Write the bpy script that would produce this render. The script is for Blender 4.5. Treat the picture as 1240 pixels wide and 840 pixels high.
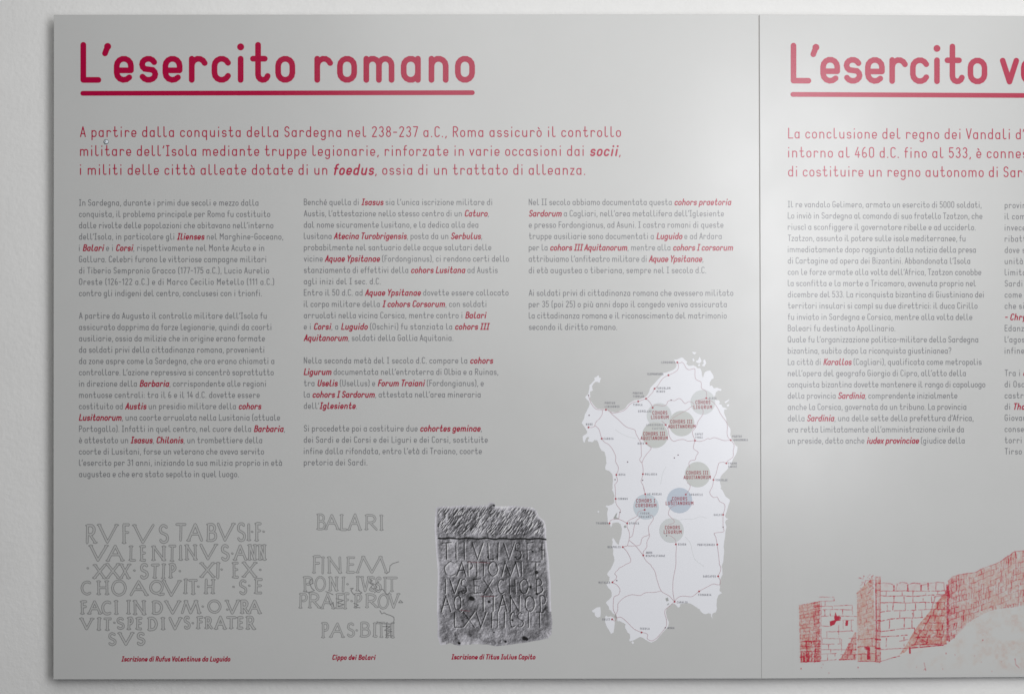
import bpy, math, random
import numpy as np
from mathutils.geometry import tessellate_polygon
from mathutils import Vector
R = math.radians
for o in list(bpy.data.objects): bpy.data.objects.remove(o)
sc = bpy.context.scene
COL = sc.collection

# ---------------------------------------------------------------- camera, light, exposure
CAMD = 1.722
cd = bpy.data.cameras.new('camera'); cam = bpy.data.objects.new('camera', cd); COL.objects.link(cam)
cam.location = (0, -CAMD, 0); cam.rotation_euler = (R(90), 0, 0)
cd.lens = 50; cd.sensor_width = 36; cd.clip_start = .01; cd.clip_end = 50
sc.camera = cam
w = bpy.data.worlds.new('World'); sc.world = w; w.use_nodes = True
w.node_tree.nodes['Background'].inputs[0].default_value = (.93, .96, 1, 1)
w.node_tree.nodes['Background'].inputs[1].default_value = .03

def area(name, loc, target, sx, sy, power, col):
    d = bpy.data.lights.new(name, 'AREA'); d.shape = 'RECTANGLE'; d.size = sx; d.size_y = sy
    d.energy = power; d.color = col
    o = bpy.data.objects.new(name, d); COL.objects.link(o); o.location = loc
    o.rotation_euler = (Vector(target) - Vector(loc)).to_track_quat('-Z', 'Y').to_euler()
    return o
area('window_light', (.71, -1.80, .16), (.15, 0, .1), .50, 1.05, 14.4, (.97, .968, 1.0))
area('ceiling_light', (.50, -1.85, .84), (.25, 0, .1), 1.8, 1.6, 29.5, (1, .995, .98))
sc.view_settings.view_transform = 'Standard'; sc.view_settings.look = 'None'
sc.view_settings.exposure = 0; sc.view_settings.gamma = 1

# ---------------------------------------------------------------- materials
ROUGH = .235
PAN = (.55, .555, .547)
def mat(name, col, rough=ROUGH, spec=.40, bump=None, mottle=0.0, attr=None, metal=0):
    m = bpy.data.materials.new(name); m.use_nodes = True
    nt = m.node_tree; b = nt.nodes['Principled BSDF']
    b.inputs['Roughness'].default_value = rough
    b.inputs['Specular IOR Level'].default_value = spec
    b.inputs['Metallic'].default_value = metal
    b.inputs['Base Color'].default_value = (*col, 1)
    tc = nt.nodes.new('ShaderNodeTexCoord')
    if attr:
        a = nt.nodes.new('ShaderNodeAttribute'); a.attribute_name = attr
        nt.links.new(a.outputs['Color'], b.inputs['Base Color'])
    elif mottle:
        n = nt.nodes.new('ShaderNodeTexNoise'); n.inputs['Scale'].default_value = 9; n.inputs['Detail'].default_value = 8
        n.inputs['Roughness'].default_value = .75
        nt.links.new(tc.outputs['Object'], n.inputs['Vector'])
        r = nt.nodes.new('ShaderNodeMapRange')
        r.inputs['From Min'].default_value = .3; r.inputs['From Max'].default_value = .7
        r.inputs['To Min'].default_value = 1 - mottle; r.inputs['To Max'].default_value = 1 + mottle
        nt.links.new(n.outputs['Fac'], r.inputs['Value'])
        mx = nt.nodes.new('ShaderNodeVectorMath'); mx.operation = 'SCALE'
        mx.inputs[0].default_value = col; nt.links.new(r.outputs[0], mx.inputs['Scale'])
        nt.links.new(mx.outputs[0], b.inputs['Base Color'])
    if rough == ROUGH:                                    # handling marks: gloss varies a little
        n3 = nt.nodes.new('ShaderNodeTexNoise'); n3.inputs['Scale'].default_value = 14; n3.inputs['Detail'].default_value = 7
        nt.links.new(tc.outputs['Object'], n3.inputs['Vector'])
        r3 = nt.nodes.new('ShaderNodeMapRange'); r3.inputs['From Min'].default_value = .3; r3.inputs['From Max'].default_value = .7
        r3.inputs['To Min'].default_value = ROUGH-.03; r3.inputs['To Max'].default_value = ROUGH+.03
        nt.links.new(n3.outputs['Fac'], r3.inputs['Value']); nt.links.new(r3.outputs[0], b.inputs['Roughness'])
    if not bump and rough == ROUGH:                      # sheets on the board follow its slight waviness
        bump = (1.9, 1.0, .0022)
    if bump:
        scale, strength, dist = bump
        n2 = nt.nodes.new('ShaderNodeTexNoise'); n2.inputs['Scale'].default_value = scale; n2.inputs['Detail'].default_value = 6 if scale > 50 else 0
        nt.links.new(tc.outputs['Object'], n2.inputs['Vector'])
        bp = nt.nodes.new('ShaderNodeBump'); bp.inputs['Strength'].default_value = strength; bp.inputs['Distance'].default_value = dist
        nt.links.new(n2.outputs['Fac'], bp.inputs['Height']); nt.links.new(bp.outputs[0], b.inputs['Normal'])
    return m
M_WALL = mat('wall_paint', (.79, .79, .78), .85, .2, (190, .45, .0014), .03)
M_PAN = mat('laminate_grey', PAN, mottle=.016)
M_EDGE = mat('board_edge', (.42, .41, .39), .7)
M_INK = mat('grey_ink', (.185, .187, .20))
M_RED = mat('crimson_ink', (.36, .002, .036))
M_TITLE = mat('crimson_ink_title', (.40, .001, .045))
M_OUT = mat('pencil_ink', (.23, .23, .232))
M_FILL = mat('drawing_fill', (.49, .495, .487))
M_ISL = mat('map_pale', (.79, .80, .84))
M_ROAD = mat('road_ink', (.50, .34, .37))
M_DOT = mat('town_ink', (.40, .06, .08))
M_DOTD = mat('town_dark_ink', (.13, .06, .08))
M_NAME = mat('place_ink', (.30, .30, .33))
M_COH = mat('cohort_ink', (.36, .04, .06))
M_C1 = mat('circle_grey_green', (.55, .57, .55))
M_C2 = mat('circle_pale', (.61, .635, .64))
M_C3 = mat('circle_blue', (.50, .56, .64))
M_C4 = mat('circle_pale_blue', (.57, .63, .68))
M_LAKE = mat('lake_grey', (.40, .41, .40))
M_VC = mat('print', (1, 1, 1), attr='ink')
M_STEEL = mat('steel', (.75, .78, .82), .25, metal=1)
M_DARK = mat('steel_dark', (.18, .2, .22), .4, metal=1)

# ---------------------------------------------------------------- things and frames of reference
class Frame:                                             # the plane of one panel, pivot at its lower left corner
    def __init__(s, px0, py0, tilt):
        s.x0 = (px0 - 620) / 1000; s.z0 = (420 - py0) / 1000; s.t = R(tilt)
    def uv(s, px, py):
        X = (px - 620) / 1000; Z = (420 - py) / 1000; tn = math.tan(s.t)
        t = (CAMD - tn * s.x0) / (CAMD - tn * X)
        return (t * X - s.x0) / math.cos(s.t), t * Z - s.z0
FL = Frame(64.6, 821.6, 0)
FR = Frame(919.6, 821.2, 1.5)

def root(name, fr, label, cat):
    o = bpy.data.objects.new(name, None); COL.objects.link(o)
    o.location = (fr.x0, 0, fr.z0); o.rotation_euler = (0, 0, fr.t)
    o.empty_display_size = .05
    o['label'] = label; o['category'] = cat; o['group'] = 'exhibition panels mounted side by side on the wall'
    return o
PL = root('exhibition_panel', FL, 'matt grey museum panel titled L\'esercito romano with map and stone inscription', 'panel')
PR = root('exhibition_panel', FR, 'grey museum panel titled L\'esercito with red drawing of ruined walls, cut off at right', 'panel')

def link(name, me, mats, parent):
    for m in mats: me.materials.append(m)
    o = bpy.data.objects.new(name, me); COL.objects.link(o)
    if parent: o.parent = parent
    return o

class Sheet:                                             # flat print: polygons lying just proud of the board
    def __init__(s): s.v = []; s.f = []
    def poly(s, pts, d):
        n = len(s.v)
        s.v += [(x, -d, z) for x, z in pts]; s.f.append(tuple(range(n, n + len(pts))))
    def tris(s, pts, d):
        n = len(s.v); s.v += [(x, -d, z) for x, z in pts]
        for t in tessellate_polygon([[Vector((x, z, 0)) for x, z in pts]]):
            a, b, c = t
            cr = (pts[b][0]-pts[a][0])*(pts[c][1]-pts[a][1])-(pts[b][1]-pts[a][1])*(pts[c][0]-pts[a][0])
            s.f.append((n+a, n+b, n+c) if cr > 0 else (n+a, n+c, n+b))
    def stroke(s, pts, w, d, cap=5):
        P = [pts[0]]
        for p in pts[1:]:
            if abs(p[0]-P[-1][0]) + abs(p[1]-P[-1][1]) > 1e-7: P.append(p)
        h = w / 2
        if len(P) == 1:
            s.poly([(P[0][0] + h*math.cos(a*math.pi/cap), P[0][1] + h*math.sin(a*math.pi/cap)) for a in range(2*cap)], d); return
        D = []
        for a, b in zip(P, P[1:]):
            L = math.hypot(b[0]-a[0], b[1]-a[1]); D.append(((b[0]-a[0])/L, (b[1]-a[1])/L))
        Lf, Rt = [], []
        for i, p in enumerate(P):
            if i == 0: n = (-D[0][1], D[0][0]); k = 1
            elif i == len(P)-1: n = (-D[-1][1], D[-1][0]); k = 1
            else:
                n1 = (-D[i-1][1], D[i-1][0]); n2 = (-D[i][1], D[i][0])
                n = (n1[0]+n2[0], n1[1]+n2[1]); L = math.hypot(*n) or 1; n = (n[0]/L, n[1]/L)
                k = min(1.6, 1/max(.3, n[0]*n1[0]+n[1]*n1[1]))
            Lf.append((p[0]+n[0]*h*k, p[1]+n[1]*h*k)); Rt.append((p[0]-n[0]*h*k, p[1]-n[1]*h*k))
        if len(P) > 5 and math.hypot(P[0][0]-P[-1][0], P[0][1]-P[-1][1]) < 1e-6:
            m0 = ((Lf[0][0]+Lf[-1][0])/2, (Lf[0][1]+Lf[-1][1])/2); Lf[0] = Lf[-1] = m0
            m1 = ((Rt[0][0]+Rt[-1][0])/2, (Rt[0][1]+Rt[-1][1])/2); Rt[0] = Rt[-1] = m1; cap = 0
        n = len(s.v)
        for l, r in zip(Lf, Rt): s.v += [(l[0], -d, l[1]), (r[0], -d, r[1])]
        for i in range(len(P)-1): s.f.append((n+2*i+1, n+2*i+3, n+2*i+2, n+2*i))
        if cap:
            a0 = math.atan2(D[0][1], D[0][0]) + math.pi/2
            s.poly([(P[0][0]+h*math.cos(a0+a*math.pi/cap), P[0][1]+h*math.sin(a0+a*math.pi/cap)) for a in range(cap+1)], d)
            a0 = math.atan2(D[-1][1], D[-1][0]) - math.pi/2
            s.poly([(P[-1][0]+h*math.cos(a0+a*math.pi/cap), P[-1][1]+h*math.sin(a0+a*math.pi/cap)) for a in range(cap+1)], d)
    def build(s, name, m, parent, label=None):
        me = bpy.data.meshes.new(name); me.from_pydata(s.v, [], s.f)
        o = link(name, me, [m], parent)
        if label: o['label'] = label
        return o

def split_sharp(pts, lim=42):
    out = [[pts[0]]]
    for i in range(1, len(pts)):
        out[-1].append(pts[i])
        if i < len(pts)-1:
            a = math.atan2(pts[i][1]-pts[i-1][1], pts[i][0]-pts[i-1][0]); b = math.atan2(pts[i+1][1]-pts[i][1], pts[i+1][0]-pts[i][0])
            t = abs((b-a+math.pi) % (2*math.pi)-math.pi)
            if t > R(lim): out.append([pts[i]])
    return out

# ---------------------------------------------------------------- rounded single-line lettering
X, C = 52, 86
def A(cx, cy, rx, ry, a0, a1, n=None):
    n = n or max(3, int(abs(a1-a0)/24))
    return [(cx+rx*math.cos(R(a0+(a1-a0)*i/n)), cy+ry*math.sin(R(a0+(a1-a0)*i/n))) for i in range(n+1)]
r = 17.5
STAD = A(r, X-r, r, r, 0, 180) + A(r, r, r, r, 180, 360) + [(2*r, X-r)]
def OC(w=38, top=C, rr=18): return A(w/2, top-rr, w/2, rr, 0, 180) + A(w/2, rr, w/2, rr, 180, 360) + [(w, top-rr)]
GR = [(9, 79), (19, 66)]; AC = [(26, 79), (16, 66)]
GL = {}                                                # char: (lsb, width, rsb, strokes)
def g(ch, l, w, rr, *st): GL[ch] = (l, w, rr, [list(s) for s in st])
g('a', 12.5, 35, 16, STAD, [(35, 0), (35, X)])
g('b', 16, 35, 12.5, STAD, [(0, 0), (0, C)])
g('c', 12.5, 34, 11, A(r, X-r, r, r, 25, 180) + A(r, r, r, r, 180, 335))
g('d', 12.5, 35, 16, STAD, [(35, 0), (35, C)])
EE = [(0, 23.5), (35, 23.5)]; EB = [(35, 23.5), (35, X-r)] + A(r, X-r, r, r, 0, 180)[1:] + A(r, r, r, r, 180, 320)
g('e', 12.5, 35, 12.5, EE, EB)
g('f', 11, 27, 9, [(9, 0), (9, C-14)] + A(23, C-14, 14, 14, 180, 85), [(0, X), (25, X)])
g('g', 12.5, 35, 16, STAD, [(35, X), (35, -12)] + A(r, -12, r, 15, 0, -150))
g('h', 16, 35, 16, [(0, 0), (0, C)], A(r, X-r, r, r, 180, 0) + [(35, 0)])
g('i', 18, 0.01, 18, [(0, 0), (0, X)], [(0, 81)])
g('k', 16, 32, 10, [(0, 0), (0, C)], [(29, X), (1, 22)], [(9, 29), (31, 0)])
g('l', 16, 22, 11, [(0, C), (0, 13)] + A(13, 13, 13, 13, 180, 315))
g('m', 16, 62, 16, [(0, 0), (0, X)], A(15.5, X-15.5, 15.5, 15.5, 180, 0) + [(31, 0)], A(46.5, X-15.5, 15.5, 15.5, 180, 0) + [(62, 0)])
g('n', 16, 35, 16, [(0, 0), (0, X)], A(r, X-r, r, r, 180, 0) + [(35, 0)])
g('o', 12.5, 35, 12.5, STAD)
g('p', 16, 35, 12.5, STAD, [(0, -27), (0, X)])
g('q', 12.5, 35, 16, STAD, [(35, -27), (35, X)])
g('r', 16, 31, 11, [(0, 0), (0, X)], A(16.5, X-17, 16.5, 17, 180, 22))
g('s', 12, 33, 12, A(17, 38.3, 15.5, 13.7, 22, 235) + A(17.5, 13.7, 16.5, 13.7, 52, -155))
g('t', 11, 36, 12, [(12.5, C), (12.5, 13)] + A(24.5, 13, 12, 13, 180, 345), [(0, X), (29, X)])
g('u', 16, 35, 16, [(0, X), (0, r)] + A(r, r, r, r, 180, 360), [(35, 0), (35, X)])
g('v', 9, 34, 9, [(0, X), (17, 0)], [(17, 0), (34, X)])
g('x', 10, 32, 10, [(0, 0), (32, X)], [(0, X), (32, 0)])
g('y', 9, 34, 9, [(0, X), (17, 0)], [(34, X), (10, -27)])
g('z', 11, 30, 11, [(0, X), (30, X)], [(30, X), (0, 0)], [(0, 0), (30, 0)])
g('à', 12.5, 35, 16, STAD, [(35, 0), (35, X)], GR)
g('è', 12.5, 35, 12.5, EE, EB, GR)
g('é', 12.5, 35, 12.5, EE, EB, AC)
g('ò', 12.5, 35, 12.5, STAD, GR)
g('ù', 16, 35, 16, [(0, X), (0, r)] + A(r, r, r, r, 180, 360), [(35, 0), (35, X)], GR)
g('ì', 14, 6, 14, [(3, 0), (3, X)], [(-4, 79), (6, 66)])
g('A', 8, 42, 8, [(0, 0), (21, C)], [(21, C), (42, 0)], [(6, 26), (36, 26)])
g('B', 16, 37, 12, [(0, 0), (0, C)], [(0, C)] + A(20, C-19, 15, 19, 90, -90) + [(0, 48)], [(0, 48)] + A(20, 24, 18, 24, 90, -90) + [(0, 0)])
g('C', 14, 37, 11, A(19, C-18, 19, 18, 20, 180) + A(19, 18, 19, 18, 180, 340))
g('D', 16, 38, 14, [(0, 0), (0, C)], [(0, C)] + A(18, C-20, 20, 20, 90, 0) + A(18, 20, 20, 20, 0, -90) + [(0, 0)])
g('E', 16, 33, 11, [(0, 0), (0, C)], [(0, C), (33, C)], [(0, 44), (29, 44)], [(0, 0), (33, 0)])
g('F', 16, 32, 9, [(0, 0), (0, C)], [(0, C), (32, C)], [(0, 44), (28, 44)])
g('G', 14, 38, 14, A(19, C-18, 19, 18, 20, 180) + A(19, 18, 19, 18, 180, 360) + [(38, 40)], [(38, 40), (21, 40)])
g('H', 16, 38, 16, [(0, 0), (0, C)], [(38, 0), (38, C)], [(0, 44), (38, 44)])
g('I', 12, 24, 12, [(12, 0), (12, C)], [(0, C), (24, C)], [(0, 0), (24, 0)])
g('J', 10, 26, 16, [(26, C), (26, 16)] + A(12, 16, 14, 16, 0, -160))
g('K', 16, 36, 9, [(0, 0), (0, C)], [(34, C), (1, 36)], [(10, 48), (36, 0)])
g('L', 16, 37, 6, [(0, C), (0, 0)], [(0, 0), (37, 0)])
g('M', 16, 46, 16, [(0, 0), (0, C)], [(0, C), (23, 40)], [(23, 40), (46, C)], [(46, C), (46, 0)])
g('N', 16, 38, 16, [(0, 0), (0, C)], [(0, C), (38, 0)], [(38, 0), (38, C)])
g('O', 14, 38, 14, OC())
g('P', 16, 37, 9, [(0, 0), (0, C)], [(0, C)] + A(18, C-23, 19, 23, 90, -90) + [(0, 40)])
g('Q', 14, 38, 14, OC(), [(24, 20), (39, -4)])
g('R', 16, 37, 12, [(0, 0), (0, C)], [(0, C)] + A(18, C-22, 19, 22, 90, -90) + [(0, 42)], [(17, 42), (37, 0)])
g('S', 12, 37, 12, A(18.5, C-21, 17.5, 21, 20, 232) + A(18.5, 22, 18.5, 22, 52, -160))
g('T', 8, 40, 8, [(20, 0), (20, C)], [(0, C), (40, C)])
g('U', 16, 38, 16, [(0, C), (0, 19)] + A(19, 19, 19, 19, 180, 360) + [(38, C)])
g('V', 8, 42, 8, [(0, C), (21, 0)], [(21, 0), (42, C)])
g('X', 9, 38, 9, [(0, 0), (38, C)], [(0, C), (38, 0)])
g('Y', 8, 40, 8, [(0, C), (20, 38)], [(40, C), (20, 38)], [(20, 38), (20, 0)])
g('Z', 10, 36, 10, [(0, C), (36, C)], [(36, C), (0, 0)], [(0, 0), (36, 0)])
g('0', 13, 36, 13, OC(36))
g('1', 12, 16, 16, [(16, 0), (16, C)], [(16, C), (0, 70)])
g('2', 12, 35, 12, A(17.5, C-18, 17.5, 18, 165, -25) + [(0, 0)], [(0, 0), (35, 0)])
g('3', 12, 35, 12, A(17, C-20, 16, 20, 155, -80), A(17, 23, 18, 23, 85, -155))
g('4', 10, 38, 12, [(24, C), (0, 22)], [(0, 22), (38, 22)], [(28, 50), (28, 0)])
g('5', 12, 35, 12, [(32, C), (3, C)], [(3, C), (2, 46)], A(16, 27, 19, 27, 125, -150))
g('6', 13, 35, 12, A(17.5, 20, 17.5, 20, 0, 180) + [(0, 40)] + A(24, 44, 24, 42, 180, 95), A(17.5, 20, 17.5, 20, 180, 360))
g('7', 11, 35, 9, [(0, C), (35, C)], [(35, C), (12, 0)])
g('8', 13, 35, 13, A(17.5, C-20, 15.5, 20, -90, 270), A(17.5, 23, 17.5, 23, 90, 450))
g('9', 13, 35, 12, A(17.5, C-20, 17.5, 20, 0, 360), [(35, C-20)] + A(11, 42, 24, 42, 0, -80))
g('.', 14, .01, 14, [(0, 0)])
g(',', 12, 5, 12, [(5, 2), (0, -13)])
g(':', 14, .01, 14, [(0, 4)], [(0, 44)])
g("'", 8, 8, 8, [(8, 83), (1, 65)], [(7.5, 82)])
g('-', 12, 26, 12, [(0, 38), (26, 38)])
g('?', 12, 33, 12, A(16, C-18, 16, 18, 165, -50) + [(16, 34), (16, 24)], [(16, 0)])
g('(', 14, 14, 10, [(14, 92), (5, 86), (0, 76), (0, 8), (5, -4), (14, -9)])
g(')', 10, 14, 14, [(0, 92), (9, 86), (14, 76), (14, 8), (9, -4), (0, -9)])
g(' ', 0, 30, 0)
DOTS = set(".:i?")

def runs(s):
    out = []; it = False
    for part in s.split('*'):
        for ch in part: out.append((ch, it))
        it = not it
    return out
def natural(chars):
    W = 0
    for ch, it in chars:
        l, w_, rr, _ = GL[ch]; W += l + w_ + rr
    return W - GL[chars[0][0]][0] - GL[chars[-1][0]][2]

def write(fr, text, px, py, px1, cap, wt, wtb, plain, bold, d=.00015, slant=.2, curve=5, track=None, italic=True, fit=None, each=None):
    """one line: left outer edge px, baseline (outer) py, right outer edge px1; cap = centre-line cap height (mm); wt stroke (mm)"""
    chars = runs(text); s = cap / C / 1000
    u0, v0 = fr.uv(px, py)
    w0 = wt / 1000
    u0 += w0/2; v0 += w0/2
    if px1:
        u1, _ = fr.uv(px1, py); u1 -= w0/2
        fc = runs(fit) if fit else chars
        track = ((u1-u0) - natural(fc)*s) / max(1, len(fc)-1)
    track = track or 0
    x = u0 - GL[chars[0][0]][0]*s
    spans = []; cur = None
    for ch, it in chars:
        l, w_, rr, st = GL[ch]; ox = x + l*s
        if it:
            if cur is None: cur = Sheet(); spans.append(cur)
            tgt, sw = cur, wtb/1000
        else: tgt, sw = plain, w0; cur = None
        k = 0
        for pts in st:
            for sub in (split_sharp(pts) if len(pts) > 1 else [pts]):
                q = [((ox + p[0]*s + (slant*p[1]*s if it and italic else 0)), v0 + p[1]*s) for p in sub]
                tgt.stroke(q, sw*(1.22 if len(q) == 1 else 1), d + k*1.5e-5, curve); k += 1
        x += (l + w_ + rr)*s + track
        if each is not None and ch != ' ': each.append(plain); plain = Sheet()
    return spans, track

# ---------------------------------------------------------------- wall
def box(name, x0, x1, y0, y1, z0, z1, mats, parent, bevel=0):
    me = bpy.data.meshes.new(name)
    v = [(x, y, z) for x in (x0, x1) for y in (y0, y1) for z in (z0, z1)]
    f = [(0, 1, 3, 2), (4, 6, 7, 5), (0, 4, 5, 1), (2, 3, 7, 6), (0, 2, 6, 4), (1, 5, 7, 3)]
    me.from_pydata(v, [], f)
    o = link(name, me, mats, parent)
    if bevel:
        b = o.modifiers.new('bevel', 'BEVEL'); b.width = bevel; b.segments = 3
    return o
GAP = .024
wl = box('wall', -2.6, 3.2, GAP, GAP+.12, -1.7, 1.6, [M_WALL], None)
wl['kind'] = 'structure'
wl['label'] = 'off-white painted plaster wall behind the panels'

# ---------------------------------------------------------------- boards
TH = .010
def slab(parent, q):                                      # q: front outline BL, BR, TR, TL in panel units
    me = bpy.data.meshes.new('board')
    v = [(x, 0, z) for x, z in q] + [(x, TH, z) for x, z in q]
    me.from_pydata(v, [], [(0, 1, 2, 3), (7, 6, 5, 4), (0, 4, 5, 1), (1, 5, 6, 2), (2, 6, 7, 3), (3, 7, 4, 0)])
    o = link('board', me, [M_PAN], parent); b = o.modifiers.new('bevel', 'BEVEL'); b.width = .0003; b.segments = 2
slab(PL, [FL.uv(64.6, 822), FL.uv(922.0, 821), FL.uv(918.5, 17.6), FL.uv(65.2, 18.2)])
box('seam_lightener', FL.uv(917.5, 0)[0], FL.uv(923, 0)[0], .0014, .006, .002, FL.uv(900, 19)[1], [M_EDGE], PL)  # added strip just inside the seam, keeps the gap from going too dark
a, b = FR.uv(922.2, 821), FR.uv(919.7, 17.8)
slab(PR, [a, (FR.uv(1500, 800)[0], a[1]), (FR.uv(1500, 800)[0], b[1]), b])
for z in (.12, .68):
    for x in (.12, .73): box('wall_spacer', x-.03, x+.03, TH, GAP, z-.03, z+.03, [M_EDGE], PL)
    x = .12; box('wall_spacer', x-.03, x+.03, TH, GAP-.007, z-.03, z+.03, [M_EDGE], PR)

# small round pin head between the intro lines
def lathe(name, prof, cx, cz, m, parent, n=24):
    me = bpy.data.meshes.new(name); v = []; f = []
    for rr, y in prof:
        for i in range(n):
            a = 2*math.pi*i/n; v.append((cx+rr*math.cos(a), -y, cz+rr*math.sin(a)))
    for k in range(len(prof)-1):
        for i in range(n):
            j = (i+1) % n; f.append((k*n+i, k*n+j, (k+1)*n+j, (k+1)*n+i))
    f.append(tuple(range((len(prof)-1)*n, len(prof)*n)))
    me.from_pydata(v, [], f); me.shade_smooth(); return link(name, me, [m], parent)
cu, cv = FL.uv(128.8, 171.9)
pin = lathe('pin_rim', [(.0030, .0002), (.0030, .0008), (.0027, .0011), (.0024, .0009), (.0023, .0004)], cu, cv, M_DARK, PL)
pin['label'] = 'tiny round metal pin below the word partire'
lathe('pin_head', [(.0023, .0006), (.0021, .0010), (.0013, .0013), (.0005, .0014)], cu, cv, mat('pin_white', (.80, .86, .92), .5), pin)
lathe('pin_centre', [(.0007, .0012), (.0007, .0016), (.0004, .0017)], cu-.0002, cv+.0004, M_DARK, pin, 10)

# ---------------------------------------------------------------- titles and intros
def title(fr, parent, *a, **k):
    e = bpy.data.objects.new('title', None); COL.objects.link(e); e.parent = parent
    out = []; write(fr, *a, Sheet(), None, curve=10, each=out, **k)
    for q in out: q.build('letter', M_TITLE, e)
title(FL, PL, "L'esercito romano", 97.5, 100.6, 575.2, 42.4, 7.0, 7)
s_ = Sheet(); s_.stroke([FL.uv(100.3, 113.3), FL.uv(572, 112.5)], .0058, .00015, 10); s_.build('title_underline', M_TITLE, PL)
title(FR, PR, "L'esercito vandalo", 957.4, 101.4, 1234, 42.4, 6.9, 7, fit="L'esercito v")
s_ = Sheet(); a = FR.uv(960, 114.6); b = FR.uv(1232, 116); s_.stroke([a, (a[0]+.42, a[1])], .0058, .00015, 10); s_.build('title_underline', M_TITLE, PR)

def block(fr, parent, name, rows, px, py, pitch, cap, wt, wtb, m, mb, lab=None, track=None, wlab='highlighted_words'):
    sh = Sheet(); sp = []
    for row in rows:
        i, txt, x1 = row[:3]; fit = row[3] if len(row) > 3 else None
        s2, tr = write(fr, txt, px, py + i*pitch, x1, cap, wt, wtb, sh, None, track=track, fit=fit)
        sp += s2
    o = sh.build(name, m, parent, lab)
    for q in sp: q.build(wlab, mb, o)
    return o
block(FL, PL, 'intro_text', [
 (0, "A partire dalla conquista della Sardegna nel 238-237 a.C., Roma assicurò il controllo", 752),
 (1, "militare dell'Isola mediante truppe legionarie, rinforzate in varie occasioni dai *socii*,", 751.5),
 (2, "i militi delle città alleate dotate di un *foedus*, ossia di un trattato di alleanza.", 708.5)],
 97, 166.3, 22.85, 11.9, 1.32, 2.1, M_TITLE, M_TITLE)
block(FR, PR, 'intro_text', [
 (0, "La conclusione del regno dei Vandali d'Africa", 1240.5, "La conclusione del regno dei Vandali d'"),
 (1, "intorno al 460 d.C. fino al 533, è connesso", 1236, "intorno al 460 d.C. fino al 533, è conne"),
 (2, "di costituire un regno autonomo di Sardegna", 1238, "di costituire un regno autonomo di Sar")],
 954.3, 168.0, 23.0, 11.9, 1.32, 2.1, M_TITLE, M_TITLE)

# ---------------------------------------------------------------- body columns
c1 = [(0,"In Sardegna, durante i primi due secoli e mezzo dalla",313),(1,"conquista, il problema principale per Roma fu costituito",327.3),
(2,"dalle rivolte delle popolazioni che abitavano nell'interno",331.1),(3,"dell'Isola, in particolare gli *Ilienses* nel Marghine-Goceano,",343),
(4,"i *Balari* e i *Corsi*, rispettivamente nel Monte Acuto e in",320),(5,"Gallura. Celebri furono le vittoriose campagne militari",322.3),
(6,"di Tiberio Sempronio Gracco (177-175 a.C.), Lucio Aurelio",326),(7,"Oreste (126-122 a.C.) e di Marco Cecilio Metello (111 a.C.)",332),
(8,"contro gli indigeni del centro, conclusesi con i trionfi.",317),(10,"A partire da Augusto il controllo militare dell'Isola fu",323),
(11,"assicurato dapprima da forze legionarie, quindi da coorti",328.6),(12,"ausiliarie, ossia da milizie che in origine erano formate",320.9),
(13,"da soldati privi della cittadinanza romana, provenienti",320),(14,"da zone aspre come la Sardegna, che ora erano chiamati a",332.2),
(15,"controllare. L'azione repressiva si concentrò soprattutto",331.5),(16,"in direzione della *Barbaria*, corrispondente alle regioni",322),
(17,"montuose centrali: tra il 6 e il 14 d.C. dovette essere",314.6),(18,"costituito ad *Austis* un presidio militare della *cohors*",315.9),
(19,"*Lusitanorum*, una coorte arruolata nella Lusitania (attuale",339.2),(20,"Portogallo). Infatti in quel centro, nel cuore della *Barbaria*,",345.1),
(21,"è attestato un *Isasus*, *Chilonis*, un trombettiere della",317.5),(22,"coorte di Lusitani, forse un veterano che aveva servito",319.8),
(23,"l'esercito per 31 anni, iniziando la sua milizia proprio in età",341.5),(24,"augustea e che era stato sepolto in quel luogo.",289.2)]
c2 = [(0,"Benché quella di *Isasus* sia l'unica iscrizione militare di",595.9),(1,"Austis, l'attestazione nello stesso centro di un *Caturo*,",592),
(2,"dal nome sicuramente lusitano, e la dedica alla dea",579.2),(3,"lusitana *Atecina Turobrigensis*, posta da un *Serbulus*,",583.9),
(4,"probabilmente nel santuario delle acque salutari delle",595),(5,"vicine *Aquae Ypsitanae* (Fordongianus), ci rendono certi dello",616.3),
(6,"stanziamento di effettivi della *cohors Lusitana* ad Austis",602.7),(7,"agli inizi del I sec. d.C.",460.9),
(8,"Entro il 50 d.C. ad *Aquae Ypsitanae* dovette essere collocato",615.8),(9,"il corpo militare della *I cohors Corsorum*, con soldati",588.9),
(10,"arruolati nella vicina Corsica, mentre contro i *Balari*",587.8),(11,"e i *Corsi*, a *Luguido* (Oschiri) fu stanziata la *cohors III*",591.8),
(12,"*Aquitanorum*, soldati della Gallia Aquitania.",548.9),(14,"Nella seconda metà del I secolo d.C. compare la *cohors*",596.6),
(15,"*Ligurum* documentata nell'entroterra di Olbia e a Ruinas,",603.4),(16,"tra *Uselis* (Usellus) e *Forum Traiani* (Fordongianus), e",585.8),
(17,"la *cohors I Sardorum*, attestata nell'area mineraria",582),(18,"dell'*Iglesiente*.",432.2),
(20,"Si procedette poi a costituire due *cohortes geminae*,",583.5),(21,"dei Sardi e dei Corsi e dei Liguri e dei Corsi, sostituite",590.7),
(22,"infine dalla rifondata, entro l'età di Traiano, coorte",583.5),(23,"pretoria dei Sardi.",444.9)]
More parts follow.
